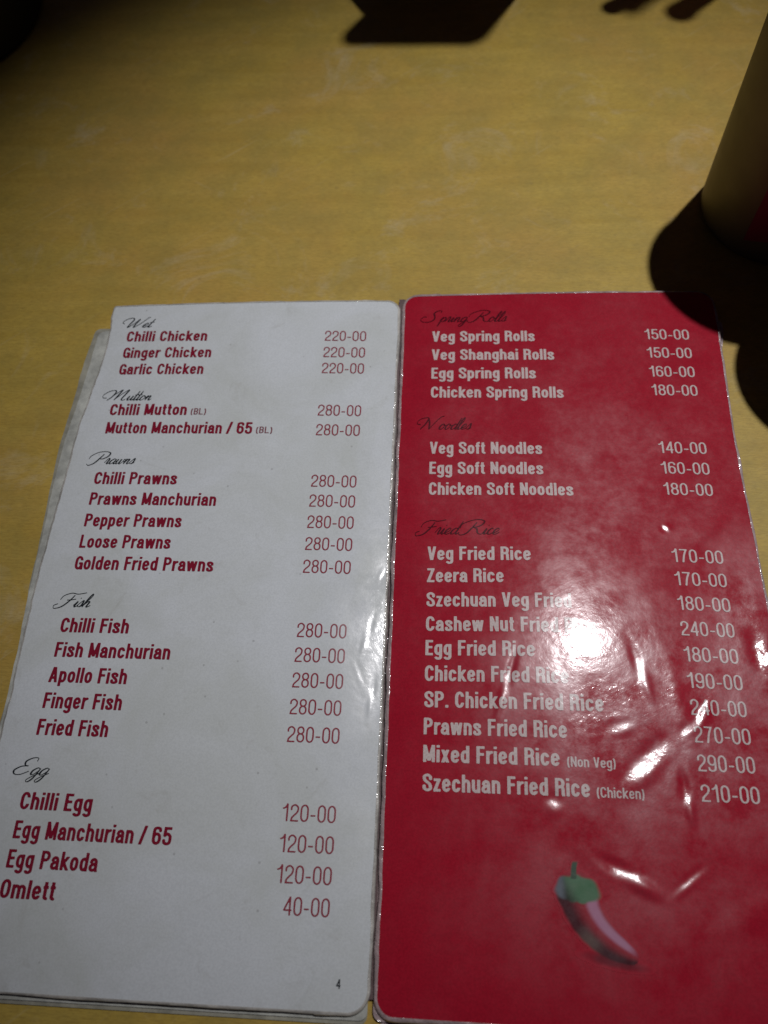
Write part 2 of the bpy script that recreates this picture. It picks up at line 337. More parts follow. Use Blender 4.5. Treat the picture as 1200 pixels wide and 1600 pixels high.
# condensed bold grotesque, drawn from centre lines with a pen a little thinner across than down (cap height 1)
import numpy as np
def catmull(P, n=7):
    Q = [P[0]] + P + [P[-1]]; out = []
    for i in range(1, len(Q) - 2):
        p0, p1, p2, p3 = Q[i - 1:i + 3]
        for k in range(n):
            t = k / n
            out.append(tuple(.5 * (2 * p1[c] + (p2[c] - p0[c]) * t + (2 * p0[c] - 5 * p1[c] + 4 * p2[c] - p3[c]) * t * t + (3 * p1[c] - p0[c] - 3 * p2[c] + p3[c]) * t ** 3) for c in (0, 1)))
    out.append(P[-1]); return out
def qa(cx, cy, rx, ry, a0, a1, n=9):
    return [(cx + rx * math.cos(math.radians(a0 + (a1 - a0) * i / n)), cy + ry * math.sin(math.radians(a0 + (a1 - a0) * i / n))) for i in range(n + 1)]
def glyph(ch, w):
    """-> (list of (points, closed), advance box width)"""
    a = w / 2; b = a * .80; X = .74
    W = .56 if w > .15 else .50
    r = W - a; m = W / 2; R = r - m; q = .27
    O = lambda x0, x1, y0, y1, ry: (qa((x0 + x1) / 2, y1 - ry, (x1 - x0) / 2, ry, 0, 180) + qa((x0 + x1) / 2, y0 + ry, (x1 - x0) / 2, ry, 180, 360), True)
    l = lambda *p: (list(p), False)
    Wl = .50; rl = Wl - a; ml = Wl / 2; Rl = rl - ml; ql = .22
    if ch == ' ': return [], .24
    if ch == 'C': return [(qa(m, 1 - b - q, R, q, 6, 180) + qa(m, b + q, R, q, 180, 354), False)], W
    if ch == 'G': return [(qa(m, 1 - b - q, R, q, 8, 180) + qa(m, b + q, R, q, 180, 335) + [(r, .30), (r, .46)], False), l((m, .46), (r + a, .46)), l((r + a * .35, 0), (r + a * .35, .46))], W
    if ch == 'O': return [O(a, r, b, 1 - b, q)], W
    if ch == 'M': return [l((a, 0), (a, 1)), l((.70 - a, 0), (.70 - a, 1)), l((a * 1.05, 1), (.35, .08)), l((.70 - a * 1.05, 1), (.35, .08))], .70
    if ch == 'N': return [l((a, 0), (a, 1)), l((r, 0), (r, 1)), l((a * .95, 1), (r + a * .05, 0))], W
    if ch in 'PRB':
        p = [l((a, 0), (a, 1)), ([(a, 1 - b)] + qa(m * 1.05, 1 - b - .21, r - m * 1.05, .21, 90, -90) + [(a, 1 - b - .42)], False)]
        if ch == 'R': p += [([(m * .9, .57)] + qa(m * .95, .37, r - m * .95 - .01, .16, 80, 0, 5) + [(r - .01, .15), (r + .015, 0)], False)]
        if ch == 'B': p += [([(a, 1 - b - .42)] + qa(m * 1.05, b + .225, r - m * 1.05, .225, 90, -90) + [(a, b)], False)]
        return p, W
    if ch in 'LFE':
        p = [l((a, 0), (a, 1))]; ww = .48
        if ch in 'FE': p += [l((a, 1 - b), (ww, 1 - b)), l((a, .53), (ww - .04, .53))]
        if ch in 'LE': p += [l((a, b), (ww, b))]
        return p, ww
    if ch == 'A': return [l((a * .95, 0), (m - .01, 1)), l((W + .02 - a * .95, 0), (m + .03, 1)), l((.13, .30), (W - .11, .30))], W + .02
    if ch == 'V': return [l((a * .95, 1), (m - .0, 0)), l((W + .02 - a * .95, 1), (m + .02, 0))], W + .02
    if ch == 'Z': return [l((.01, 1 - b), (W - .06, 1 - b)), l((W - .06 - a, 1 - b), (a, b)), l((.0, b), (W - .05, b))], W - .05
    if ch == 'S': return [(catmull([(r, .69), (r - .015, .83), (m, 1 - b), (a + .015, .85), (a, .73), (a + .06, .61), (r - .06, .42), (r, .27), (r - .015, .14), (m, b), (a + .015, .16), (a, .32)], 6), False)], W
    if ch == 'o': return [O(a, rl, b, X - b, ql)], Wl
    if ch == 'c': return [(qa(ml, X - b - ql, Rl, ql, 12, 180) + qa(ml, b + ql, Rl, ql, 180, 348), False)], Wl
    if ch == 'e': return [([(a, .37), (rl, .37)] + [], False), ([(rl, .37)] + qa(ml, X - b - ql, Rl, ql, 0, 180) + qa(ml, b + ql, Rl, ql, 180, 338), False)], Wl
    if ch == 'a': return [([(a + .01, .52)] + qa(ml, X - b - .17, Rl - .01, .17, 175, 0) + [(rl, .12), (rl + .035, 0)], False), (catmull([(rl, .44), (ml, .40), (a, .30), (a, .14), (ml - .03, b), (rl, .17)], 6), False)], Wl
    if ch in 'dqg':
        p = [O(a, rl, b, X - b, ql), l((rl, 0 if ch == 'd' else -.02), (rl, 1 if ch == 'd' else X))]
        if ch == 'g': p = [O(a, rl, b + .02, X - b, ql), ([(rl, X), (rl, -.05)] + qa(ml, -.09, Rl, .12, 0, -165), False)]
        return p, Wl
    if ch in 'bp': return [O(a, rl, b, X - b, ql), l((a, -.24 if ch == 'p' else 0), (a, X if ch == 'p' else 1))], Wl
    if ch in 'hn': return [l((a, 0), (a, 1 if ch == 'h' else X)), (qa(ml, X - b - .2, Rl, .2, 165, 0) + [(rl, 0)], False)], Wl
    if ch == 'm': return [l((a, 0), (a, X)), (qa(.25, X - b - .2, .25 - a, .2, 165, 0) + [(.5 - a, 0)], False), (qa(.65 - a, X - b - .2, .15 + .0 * a, .2, 165, 0) + [(.80 - a, 0)], False)], .80
    if ch == 'u': return [l((rl, 0), (rl, X)), ([(a, X)] + qa(ml, b + .2, Rl, .2, 180, 345), False)], Wl
    if ch == 'r': return [l((a, 0), (a, X)), (qa(.34, X - b - .24, .34 - a, .24, 170, 88), False)], .35
    if ch in 'ilI': return ([l((a, 0), (a, 1))] if ch != 'i' else [l((a, 0), (a, X)), l((a, .85), (a, 1))]), w
    if ch == 't': return [([(.14, .95), (.14, .17)] + qa(.27, b + .1, .13, .1, 180, 275, 5), False), l((0, X - b), (.30, X - b))], .31
    if ch == 'f': return [([(.15, 0), (.15, .84)] + qa(.28, 1 - b - .12, .13, .12, 180, 88, 5), False), l((0, X - b), (.31, X - b))], .32
    if ch == 'k': return [l((a, 0), (a, 1)), l((a + .02, .30), (Wl - .07, X)), l((ml - .07, .42), (Wl - .05, 0))], Wl - .0
    if ch == 's': return [(catmull([(rl - .02, .51), (rl - .03, .60), (ml, X - b), (a + .02, .63), (a + .01, .54), (a + .07, .45), (rl - .07, .31), (rl - .01, .20), (rl - .02, .12), (ml - .01, b), (a + .01, .12), (a, .23)], 6), False)], Wl - .01
    if ch == 'v': return [l((a * .9, X), (ml - .01, 0)), l((Wl - a * .9, X), (ml + .01, 0))], Wl
    if ch == 'w': return [l((a * .85, X), (.20, 0)), l((.36, X), (.20, 0)), l((.36, X), (.52, 0)), l((.72 - a * .85, X), (.52, 0))], .72
    if ch == 'x': return [l((a, X), (Wl - a - .02, 0)), l((Wl - a - .02, X), (a, 0))], Wl - .02
    if ch == 'z': return [l((.01, X - b), (.42, X - b)), l((.42 - a, X - b), (a, b)), l((0, b), (.43, b))], .43
    if ch == '.': return [l((a, 0), (a, .17))], w
    if ch == '-': return [l((.02, .37), (.32, .37))], .34
    if ch == '/': return [l((.02, -.02), (.30, 1.02))], .32
    if ch == '(': return [(qa(.34, .42, .34 - a, .66, 128, 232, 12), False)], .26
    if ch == ')': return [(qa(-.08, .42, .34 - a, .66, 52, -52, 12), False)], .26
    if ch == '0': return [O(a, r, b, 1 - b, q)], W
    if ch == '1': return [l((.30, 0), (.30, 1)), (catmull([(.04, .74), (.16, .78), (.26, .90), (.29, 1.0)], 4), False)], .40
    if ch == '2': return [(catmull([(a, .66), (a + .02, .85), (m, 1 - b), (r - .02, .84), (r, .68), (r - .06, .52), (m - .02, .36), (a + .05, .21), (a + .02, b)], 6), False), l((.01, b), (W, b))], W
    if ch == '4': return [l((r - .07, 0), (r - .07, 1)), l((r - .08, 1 - b), (a * .8, .28)), l((.01, .24 + b), (W, .24 + b))], W
    if ch == '5': return [l((W - .03, 1 - b), (a + .05, 1 - b)), l((a + .05, 1), (a + .02, .50)), (catmull([(a + .02, .52), (m, .62), (r - .02, .50), (r, .32), (r - .03, .14), (m, b), (a + .03, .14), (a, .27)], 6), False)], W
    if ch == '6': return [O(a, r, b, .60, .22), (catmull([(r, .76), (r - .03, .88), (m, 1 - b), (a + .03, .86), (a, .62), (a, .35)], 6), False)], W
    if ch == '9': return [O(a, r, .40, 1 - b, .22), (catmull([(a, .24), (a + .03, .12), (m, b), (r - .03, .14), (r, .38), (r, .65)], 6), False)], W
    if ch == '7': return [l((.01, 1 - b), (W - .01, 1 - b)), (catmull([(W - a, 1 - b), (m + .04, .55), (m - .06, 0)], 6), False)], W
    if ch == '8': return [O(a + .015, r - .015, .53, 1 - b, .2), O(a, r, b, .53 + b * .2, .22)], W
    raise ValueError(ch)
FIELD = {}
def glyph_cells(ch, w):
    """fill the union of a glyph's strokes with small flat faces that end exactly on its outline"""
    if (ch, w) in FIELD: return FIELD[ch, w]
    st, adv = glyph(ch, w)
    h = .034; K = 1.25; a = w / 2
    if not st: FIELD[ch, w] = ([], [], adv); return FIELD[ch, w]
    nx = int((adv + .16) / h) + 2; ny = int(1.56 / h) + 2
    gx, gy = np.meshgrid(-.08 + h * np.arange(nx), -.38 + h * np.arange(ny))
    D = np.full(gx.shape, 9.0)
    for pts, closed in st:
        P = pts + ([pts[0]] if closed else []); n = len(P) - 1
        for i in range(n):
            (x0, y0), (x1, y1) = P[i], P[i + 1]; dx, dy = x1 - x0, y1 - y0
            if abs(dx) + abs(dy) < 1e-6: continue
            e0 = i == 0 and not closed; e1 = i == n - 1 and not closed
            px, py = gx - x0, (gy - y0) * K; ex, ey = dx, dy * K; L = math.hypot(ex, ey); ux, uy = ex / L, ey / L
            u = px * ux + py * uy; v = np.abs(px * uy - py * ux)
            # ends are cut level or plumb, the way type is, not square to the stroke
            un = np.clip(u, 0, L); d = np.hypot(u - un, v) - a
            lv = abs(dy) > abs(dx) * .9
            if e0 or e1:
                box = v - a
                far = u - L if not e1 else ((gy - y1) * (1 if dy > 0 else -1) if lv else (gx - x1) * (1 if dx > 0 else -1))
                nea = -u if not e0 else ((y0 - gy) * (1 if dy > 0 else -1) if lv else (x0 - gx) * (1 if dx > 0 else -1))
                bx = np.maximum(np.maximum(box, far), nea)
                if not e1: bx = np.minimum(bx, np.hypot(px - ex, py - ey) - a)
                if not e0: bx = np.minimum(bx, np.hypot(px, py) - a)
                d = bx
            D = np.minimum(D, d)
    V = []; F = []; idx = {}
    def vert(x, y):
        k = (round(x, 5), round(y, 5))
        if k not in idx: idx[k] = len(V); V.append(k)
        return idx[k]
    for j in range(ny - 1):
        i = 0
        while i < nx - 1:
            c = [(i, j), (i + 1, j), (i + 1, j + 1), (i, j + 1)]; dv = [D[y, x] for x, y in c]
            if all(q < 0 for q in dv):
                k = i
                while k + 1 < nx - 1 and k - i < 3 and D[j, k + 2] < 0 and D[j + 1, k + 2] < 0: k += 1
                F.append([vert(gx[0, x], gy[y, 0]) for x, y in ((i, j), (k + 1, j), (k + 1, j + 1), (i, j + 1))]); i = k + 1; continue
            if any(q < 0 for q in dv):
                poly = []
                for t in range(4):
                    (xa, ya), (xb, yb), da, db = c[t], c[(t + 1) % 4], dv[t], dv[(t + 1) % 4]
                    if da < 0: poly.append(vert(gx[0, xa], gy[ya, 0]))
                    if (da < 0) != (db < 0):
                        s_ = da / (da - db); poly.append(vert(gx[0, xa] + (gx[0, xb] - gx[0, xa]) * s_, gy[ya, 0] + (gy[yb, 0] - gy[ya, 0]) * s_))
                poly = [p for k, p in enumerate(poly) if p != poly[k - 1]]
                if len(poly) > 2: F.append(poly)
            i += 1
    FIELD[ch, w] = (V, F, adv); return FIELD[ch, w]
def line(name, body, x0, x1, y, cap, mat, zf, parent, bold=.19):
    V = []; F = []; cx = 0; gap = .085 if bold > .15 else .095
    for i, ch in enumerate(body):
        gv, gf, adv = glyph_cells(ch, bold); o = len(V)
        V += [(cx + px, py) for px, py in gv]; F += [[k + o for k in f] for f in gf]; cx += adv + gap
    a = min(v[0] for v in V); b = max(v[0] for v in V); sx = (x1 - x0) / (b - a) / 1000
    me = mesh(name, [(x0 / 1000 + (px - a) * sx, (y + py * cap) / 1000, 0) for px, py in V], F)
    drape(me, zf)
    return link(name, me, mat, parent)

DISH_L = [('Chilli Chicken', -162.1, -119.1, 243.6), ('Ginger Chicken', -162.1, -115.5, 233.2), ('Garlic Chicken', -162.1, -118.1, 222.9), ('Chilli Mutton', -162.1, -122.9, 198.6),
 ('Mutton Manchurian / 65', -162.1, -88.9, 188.1), ('Chilli Prawns', -162.1, -121.6, 160.2), ('Prawns Manchurian', -162.1, -101.3, 149.3), ('Pepper Prawns', -162.1, -115.9, 138.2),
 ('Loose Prawns', -162.1, -119.3, 127.5), ('Golden Fried Prawns', -162.1, -98.0, 116.9), ('Chilli Fish', -162.1, -131.3, 87.8), ('Fish Manchurian', -162.1, -111.1, 76.9),
 ('Apollo Fish', -162.1, -128.0, 66.0), ('Finger Fish', -162.1, -128.1, 55.2), ('Fried Fish', -162.1, -131.8, 44.3), ('Chilli Egg', -162.1, -132.5, 15.7),
 ('Egg Manchurian / 65', -162.1, -98.7, 5.1), ('Egg Pakoda', -162.1, -125.7, -5.3), ('Omlett', -162.1, -140.2, -15.7)]
for t, x0, x1, y in DISH_L: line('dish_name', t, x0, x1, y, 6.5, M['dark_red_ink'], z_left, pageL, .192)
for x0, x1, y in ((-120.8, -113.1, 198.9), (-87.0, -79.0, 188.6)): line('dish_note', '(BL)', x0, x1, y, 3.6, M['grey_red_ink'], z_left, pageL, .15)
for body, x0, x1, y in (('220-00', -57.8, -36.6, 243.9), ('220-00', -57.8, -36.6, 233.7), ('220-00', -57.8, -36.6, 223.9), ('280-00', -57.8, -36.6, 199.0),
 ('280-00', -57.8, -36.6, 187.9), ('280-00', -57.8, -36.6, 160.2), ('280-00', -57.8, -36.6, 149.9), ('280-00', -57.8, -36.6, 139.2),
 ('280-00', -57.8, -36.6, 128.4), ('280-00', -57.8, -36.6, 117.5), ('280-00', -57.8, -36.6, 88.4), ('280-00', -57.8, -36.6, 77.7),
 ('280-00', -57.8, -36.6, 67.0), ('280-00', -57.8, -36.6, 56.1), ('280-00', -57.8, -36.6, 45.1), ('120-00', -56.8, -36.0, 15.6),
 ('120-00', -56.8, -36.0, 4.7), ('120-00', -56.8, -36.0, -5.9), ('40-00', -53.2, -36.0, -16.5)):
    line('price', body, x0, x1, y, 6.3, M['price_red_ink'], z_left, pageL, .105)
line('page_number', '4', -32.0, -30.4, -38.6, 3.0, M['black_ink'], z_left, pageL, .16)
DISH_R = [('Veg Spring Rolls', -2.9, 48.5, 243.5), ('Veg Shanghai Rolls', -2.9, 57.6, 232.2), ('Egg Spring Rolls', -2.9, 48.2, 221.0), ('Chicken Spring Rolls', -2.9, 61.0, 209.8),
 ('Veg Soft Noodles', -2.9, 49.4, 178.4), ('Egg Soft Noodles', -2.9, 49.4, 167.6), ('Chicken Soft Noodles', -2.9, 62.3, 156.7), ('Veg Fried Rice', -2.9, 41.9, 124.4),
 ('Zeera Rice', -2.9, 30.0, 114.0), ('Szechuan Veg Fried', -2.9, 57.8, 102.9), ('Cashew Nut Fried Rice', -2.9, 67.5, 92.1), ('Egg Fried Rice', -2.9, 41.8, 81.7),
 ('Chicken Fried Rice', -2.9, 54.8, 71.0), ('SP. Chicken Fried Rice', -2.9, 67.8, 60.4), ('Prawns Fried Rice', -2.9, 53.0, 49.8), ('Mixed Fried Rice', -2.9, 49.7, 39.3),
 ('Szechuan Fried Rice', -2.9, 60.6, 28.5)]
for t, x0, x1, y in DISH_R: line('dish_name', t, x0, x1, y, 6.5, M['pale_ink'], z_right, pageR, .192)
for b, x0, x1, y in (('(Non Veg)', 52.5, 70.9, 39.3), ('(Chicken)', 63.1, 80.9, 28.6)): line('dish_note', b, x0, x1, y, 3.8, M['pale_ink'], z_right, pageR, .16)
for body, x0, x1, y in (('150-00', 102.9, 124.6, 245.2), ('150-00', 102.9, 124.6, 234.0), ('160-00', 102.9, 124.6, 222.8), ('180-00', 102.9, 124.6, 212.0),
 ('140-00', 102.8, 124.6, 180.1), ('160-00', 102.7, 124.5, 169.3), ('180-00', 102.6, 124.5, 158.4), ('170-00', 102.3, 124.3, 125.6),
 ('170-00', 102.2, 124.2, 114.9), ('180-00', 102.0, 124.1, 103.9), ('240-00', 102.0, 124.1, 92.9), ('180-00', 101.9, 124.0, 82.0),
 ('190-00', 101.9, 124.1, 71.3), ('240-00', 102.0, 124.1, 60.8), ('270-00', 102.1, 124.1, 50.3), ('290-00', 102.2, 124.2, 39.7),
 ('210-00', 102.3, 124.3, 28.8)):
    line('price', body, x0, x1, y, 6.2, M['pale_ink'], z_right, pageR, .12)

# calligraphic headings, drawn stroke by stroke (x-height 1, upright; slanted when set)
A1 = [(.78, .82), (.5, 1.02), (.12, .62), (.14, .1), (.42, .04), (.72, .5), (.80, .92)]
LC = {
 'a': (1.0, [A1, [(.80, .95), (.74, .2), (.9, 0), (1.15, .3)]]),
 'd': (1.0, [A1, [(.92, 2.15), (.80, 1), (.74, .2), (.9, 0), (1.15, .3)]]),
 'e': (.78, [[(-.05, .2), (.42, .42), (.62, .82), (.4, 1.02), (.1, .6), (.14, .12), (.42, 0), (.85, .32)]]),
 'n': (1.0, [[(-.05, .35), (.15, .95), (.22, .8), (.12, 0)], [(.14, .3), (.42, .92), (.64, .88), (.6, .25), (.75, 0), (1.05, .3)]]),
 'i': (.5, [[(-.05, .25), (.2, .95), (.16, .2), (.3, 0), (.6, .3)], [(.27, 1.42), (.32, 1.56)]]),
 'l': (.55, [[(-.05, .2), (.38, 1.3), (.46, 2.0), (.3, 2.2), (.15, 1.4), (.14, .25), (.3, 0), (.65, .3)]]),
 't': (.55, [[(.22, 2.0), (.15, .25), (.3, 0), (.62, .3)], [(-.12, 1.12), (.5, 1.25)]]),
 'o': (.88, [[(.58, .92), (.35, 1.02), (.08, .6), (.13, .1), (.42, .03), (.68, .5), (.56, .94), (.62, .74), (.95, .72)]]),
 'u': (1.05, [[(-.05, .3), (.15, .95), (.11, .25), (.3, 0), (.6, .4), (.74, .95), (.70, .2), (.85, 0), (1.12, .3)]]),
 'w': (1.25, [[(-.05, .4), (.15, .95), (.11, .25), (.3, 0), (.55, .4), (.64, .95), (.6, .25), (.78, 0), (1.05, .5), (1.06, .95), (1.3, .8)]]),
 'r': (.7, [[(-.05, .25), (.2, 1.1), (.42, .9), (.38, .2), (.5, 0), (.8, .3)]]),
 's': (.65, [[(-.05, .2), (.35, 1.12), (.5, .5), (.38, .06), (.08, .1)], [(.4, .05), (.7, .3)]]),
 'g': (1.0, [A1, [(.80, .95), (.72, -.4), (.42, -1.0), (.1, -.8), (.45, -.25), (1.1, .3)]]),
 'p': (.95, [[(-.05, .35), (.2, 1.0), (.12, 0), (.05, -.95)], [(.14, .5), (.45, 1.0), (.74, .7), (.6, .1), (.25, .06)], [(.5, .03), (1.0, .3)]]),
 'h': (1.0, [[(-.05, .2), (.38, 1.4), (.46, 2.05), (.3, 2.2), (.14, 1.2), (.1, 0)], [(.13, .35), (.42, .95), (.62, .85), (.6, .2), (.72, 0), (1.05, .3)]]),
 'c': (.75, [[(.6, .85), (.4, 1.02), (.1, .6), (.15, .1), (.45, 0), (.82, .32)]]),
 ' ': (.9, []),
 'W': (2.5, [[(-.5, .9), (-.95, 1.2), (-.8, 1.9), (-.1, 2.3), (.38, 1.9), (.35, .8), (.4, 0), (.9, .9), (1.25, 2.0), (1.2, .9), (1.3, 0), (1.9, 1.0), (2.35, 2.3), (2.6, 2.35)]]),
 'M': (3.1, [[(-.4, .5), (-1.1, .6), (-1.3, 1.3), (-.7, 2.0), (.1, 2.2), (.45, 1.7), (.3, .7), (-.1, 0)], [(.05, .3), (.7, 1.5), (1.3, 2.3), (1.2, 1.2), (1.05, .05)], [(1.1, .3), (1.8, 1.6), (2.4, 2.3), (2.3, 1.2), (2.2, .3), (2.5, 0), (2.9, .25)]]),
 'P': (2.0, [[(.95, 2.0), (.7, 1.0), (.35, .1), (-.3, -.3), (-.75, 0)], [(-.9, 1.0), (-.9, 1.6), (-.2, 2.3), (.9, 2.5), (1.8, 2.2), (1.8, 1.5), (1.2, 1.0), (.7, 1.1)]]),
 'F': (1.8, [[(1.0, 2.0), (.8, 1.0), (.3, .0), (-.5, -.3), (-.8, .2), (-.4, .5)], [(-.5, 1.2), (-.4, 1.9), (.4, 2.35), (1.3, 2.2), (2.3, 2.45)], [(.4, 1.15), (1.0, 1.2), (1.5, 1.35)]]),
 'E': (1.9, [[(1.7, 1.95), (1.6, 2.4), (1.0, 2.4), (.5, 1.9), (.7, 1.35), (1.1, 1.25), (.4, 1.15), (-.1, .6), (.2, .05), (.9, .0), (1.6, .5)]]),
 'S': (2.2, [[(1.6, 2.0), (1.6, 2.4), (1.0, 2.45), (.6, 1.9), (1.0, 1.2), (1.15, .5), (.6, 0), (-.3, 0), (-.9, .5), (-.7, 1.1), (-.2, 1.1)]]),
 'N': (2.6, [[(-.4, .9), (-1.0, 1.1), (-1.0, 1.8), (-.3, 2.2), (.3, 2.1), (.25, 1.0), (-.1, .0)], [(.3, 2.1), (.8, 1.2), (1.2, 0.0)], [(1.2, 0), (1.6, 1.3), (2.1, 2.4), (2.5, 2.5)]]),
 'R': (2.4, [[(.9, 2.0), (.6, 1.0), (.2, .1), (-.5, -.15), (-.9, .3)], [(-.9, 1.0), (-.9, 1.7), (0, 2.3), (1.0, 2.5), (1.8, 2.2), (1.7, 1.6), (1.1, 1.2), (.7, 1.2), (1.3, .9), (1.7, .2), (2.2, 0), (2.5, .3)]]),
}
def heading(word, x0, x1, y, xh, mat, zf, parent, weight=1.0):
    strokes = []; cx = 0
    for ch in word:
        adv, st = LC[ch]
        for s in st: strokes.append([(px + cx + .42 * py, py) for px, py in s])
        cx += adv
    xs = [p[0] for s in strokes for p in s]; a, b = min(xs), max(xs)
    sx = (x1 - x0) / (b - a); V = []; F = []
    for s in strokes:
        pts = [(x0 + (px - a) * sx, y + py * xh) for px, py in catmull(s)]; n = len(pts); base = len(V)
        for i, (px, py) in enumerate(pts):
            q = pts[min(n - 1, i + 1)]; r = pts[max(0, i - 1)]
            dx, dy = q[0] - r[0], q[1] - r[1]; L = math.hypot(dx, dy) or 1
            down = abs(dx * -.85 + dy * -.5) / L if dy < 0 else .0
            down = max(0, -dy / L) ** 1.5
            taper = min(1, 3.0 * i / n + .25, 3.0 * (n - 1 - i) / n + .25)
            w = weight * (.19 + .30 * down * taper) * (xh / 2.6)
            nx_, ny_ = -dy / L * w / 2, dx / L * w / 2
            V += [(px / 1000 + nx_ / 1000, py / 1000 + ny_ / 1000, 0), (px / 1000 - nx_ / 1000, py / 1000 - ny_ / 1000, 0)]
        for i in range(n - 1):
            k = base + 2 * i; F.append((k, k + 1, k + 3, k + 2))
    me = mesh('heading', V, F)
    for p in me.polygons:
        if p.normal.z < 0: p.flip()
    drape(me, zf, .00019)
    return link('heading', me, mat, parent)
for w_, x0, x1, y in (('Wet', -166.1, -148.7, 252.7), ('Mutton', -167.4, -142.2, 207.3), ('Prawns', -167.9, -144.2, 171.1), ('Fish', -167.5, -150.2, 99.3), ('Egg', -167.7, -152.9, 28.7)):
    heading(w_, x0, x1, y, 2.7, M['black_ink'], z_left, pageL, 1.5)
for w_, x0, x1, y in (('Spring Rolls', -9.0, 34.6, 256.0), ('Noodles', -9.1, 16.5, 191.9), ('Fried Rice', -8.4, 28.7, 137.0)):
    heading(w_, x0, x1, y, 2.9, M['maroon_ink'], z_right, pageR, 1.5)

# ------------------------------------------------------------------ printed chilli: a fine patch of ink, coloured point by point
def chilli():
    X0, X1, Y0, Y1 = .040, .092, -.036, .010; n = 150
    RED = (.45, .010, .030)
    spine = catmull([(55.0, -4.5), (57.2, -10.5), (60.6, -15.6), (65.4, -19.8), (70.4, -22.7), (75.4, -24.9)], 10)
    def sm(e0, e1, x):
        t = min(1, max(0, (x - e0) / (e1 - e0))); return t * t * (3 - 2 * t)
    def lerp(a, b, t): return tuple(p + (q - p) * t for p, q in zip(a, b))
    V = []; Cc = []
    for j in range(n):
        for i in range(n):
            x = X0 + (X1 - X0) * i / (n - 1); y = Y0 + (Y1 - Y0) * j / (n - 1)
            V.append((x, y, z_right(x, y) + .00013)); X, Y = x * 1000 + 1.2, y * 1000 - .3
            wv = .5 * noise.noise(Vector((X * .35, Y * .35, 3))); c = RED
            # the print's own drop shadow
            d = math.hypot((X - 67) / 12.5, (Y + 25.8 + (X - 67) * .16) / 2.4); c = lerp(c, (.09, .004, .012), .75 * sm(1.2, .35, d + wv * .3))
            best = None
            for k, (px, py) in enumerate(spine):
                dd = math.hypot(X - px, Y - py)
                if best is None or dd < best[0]: best = (dd, k)
            t = best[1] / (len(spine) - 1); k = best[1]; q = spine[min(k + 1, len(spine) - 1)]; r = spine[max(k - 1, 0)]
            tx, ty = q[0] - r[0], q[1] - r[1]; L = math.hypot(tx, ty); px, py = spine[k]
            side = ((X - px) * ty - (Y - py) * tx) / L                       # right-hand side positive... towards upper right
            side = -side if (ty * 1.0) > 0 else side
            R_ = (7.2 - 3.6 * t) * (1 - t ** 5) ** .5 + .25
            s = side / R_; body = sm(1.10, .86, best[0] / R_ + wv * .12)
            s2 = (X - px) * .75 + (Y - py) * .66; s2 /= R_                    # along the lit flank
            bc = lerp((.045, .003, .008), (.34, .010, .025), sm(-.6, .15, s2))
            bc = lerp(bc, (.52, .26, .40), .9 * sm(.10, .42, s2) * sm(1.0, .68, s2) * sm(1.0, .80, t) * sm(0, .06, t))
            bc = lerp(bc, (.16, .12, .10), .7 * sm(.55, .0, abs(t - .45) * 3) * sm(-.1, -.6, s2))
            c = lerp(c, bc, body)
            # calyx and stalk
            d = math.hypot((X - 55.3) / 8.4, (Y + 3.6 + .06 * (X - 55.3)) / (5.0 if Y > -3.6 else 4.4))
            jag = .045 * math.sin(math.atan2(Y + 4, X - 55) * 7)
            ca = sm(1.08, .84, d + jag + wv * .15)
            gc = lerp((.012, .035, .025), (.08, .22, .12), sm(-5, 2, X - 54 + (Y + 4) * .6)); gc = lerp(gc, (.13, .17, .20), sm(52, 49, X))
            c = lerp(c, gc, ca)
            sx_ = 54.2 + .05 * (Y - 1) + .05 * max(0, Y - 2.5) ** 2
            if 0 < Y < 6.5: c = lerp(c, (.03, .10, .06), sm(1.3, .7, abs(X - sx_)) * sm(6.3, 5.2, Y))
            Cc.append((*c, 1))
    F = [(j * n + i, j * n + i + 1, (j + 1) * n + i + 1, (j + 1) * n + i) for j in range(n - 1) for i in range(n - 1)]
    # keep only the inked part, so the patch has the picture's outline
    keep = [f for f in F if any(max(abs(Cc[k][c] - (*RED, 1)[c]) for c in (0, 1, 2)) > .012 for k in f)]
    used = sorted({k for f in keep for k in f}); mp = {k: i for i, k in enumerate(used)}
    me = mesh('chilli_picture', [V[k] for k in used], [tuple(mp[k] for k in f) for f in keep])
    at = me.color_attributes.new('ink', 'FLOAT_COLOR', 'POINT')
    for i, k in enumerate(used): at.data[i].color = Cc[k]
    nt = NT('chilli_ink'); pos, sc, worn, fine = film(nt, True)
    a = nt.n('ShaderNodeAttribute', _attribute_name='ink')
    x = nt.n('ShaderNodeTexNoise', Scale=55.0, Detail=6.0, Roughness=.65); nt.l(pos, x.inputs['Vector'])
    c = nt.mix(a.outputs['Color'], (.36, .0072, .0216), nt.math('MULTIPLY', nt.ramp(x.outputs[0], [(.35, 0.0), (.7, 1.0)]), .08))
    c = nt.mix(c, (.45, .30, .36), nt.math('MULTIPLY', nt.math('MULTIPLY', sc, nt.math('ADD', worn, .15)), .10))
    nt.l(c, nt.b.inputs['Base Color'])
    link('chilli_picture', me, nt.m, pageR)
chilli()

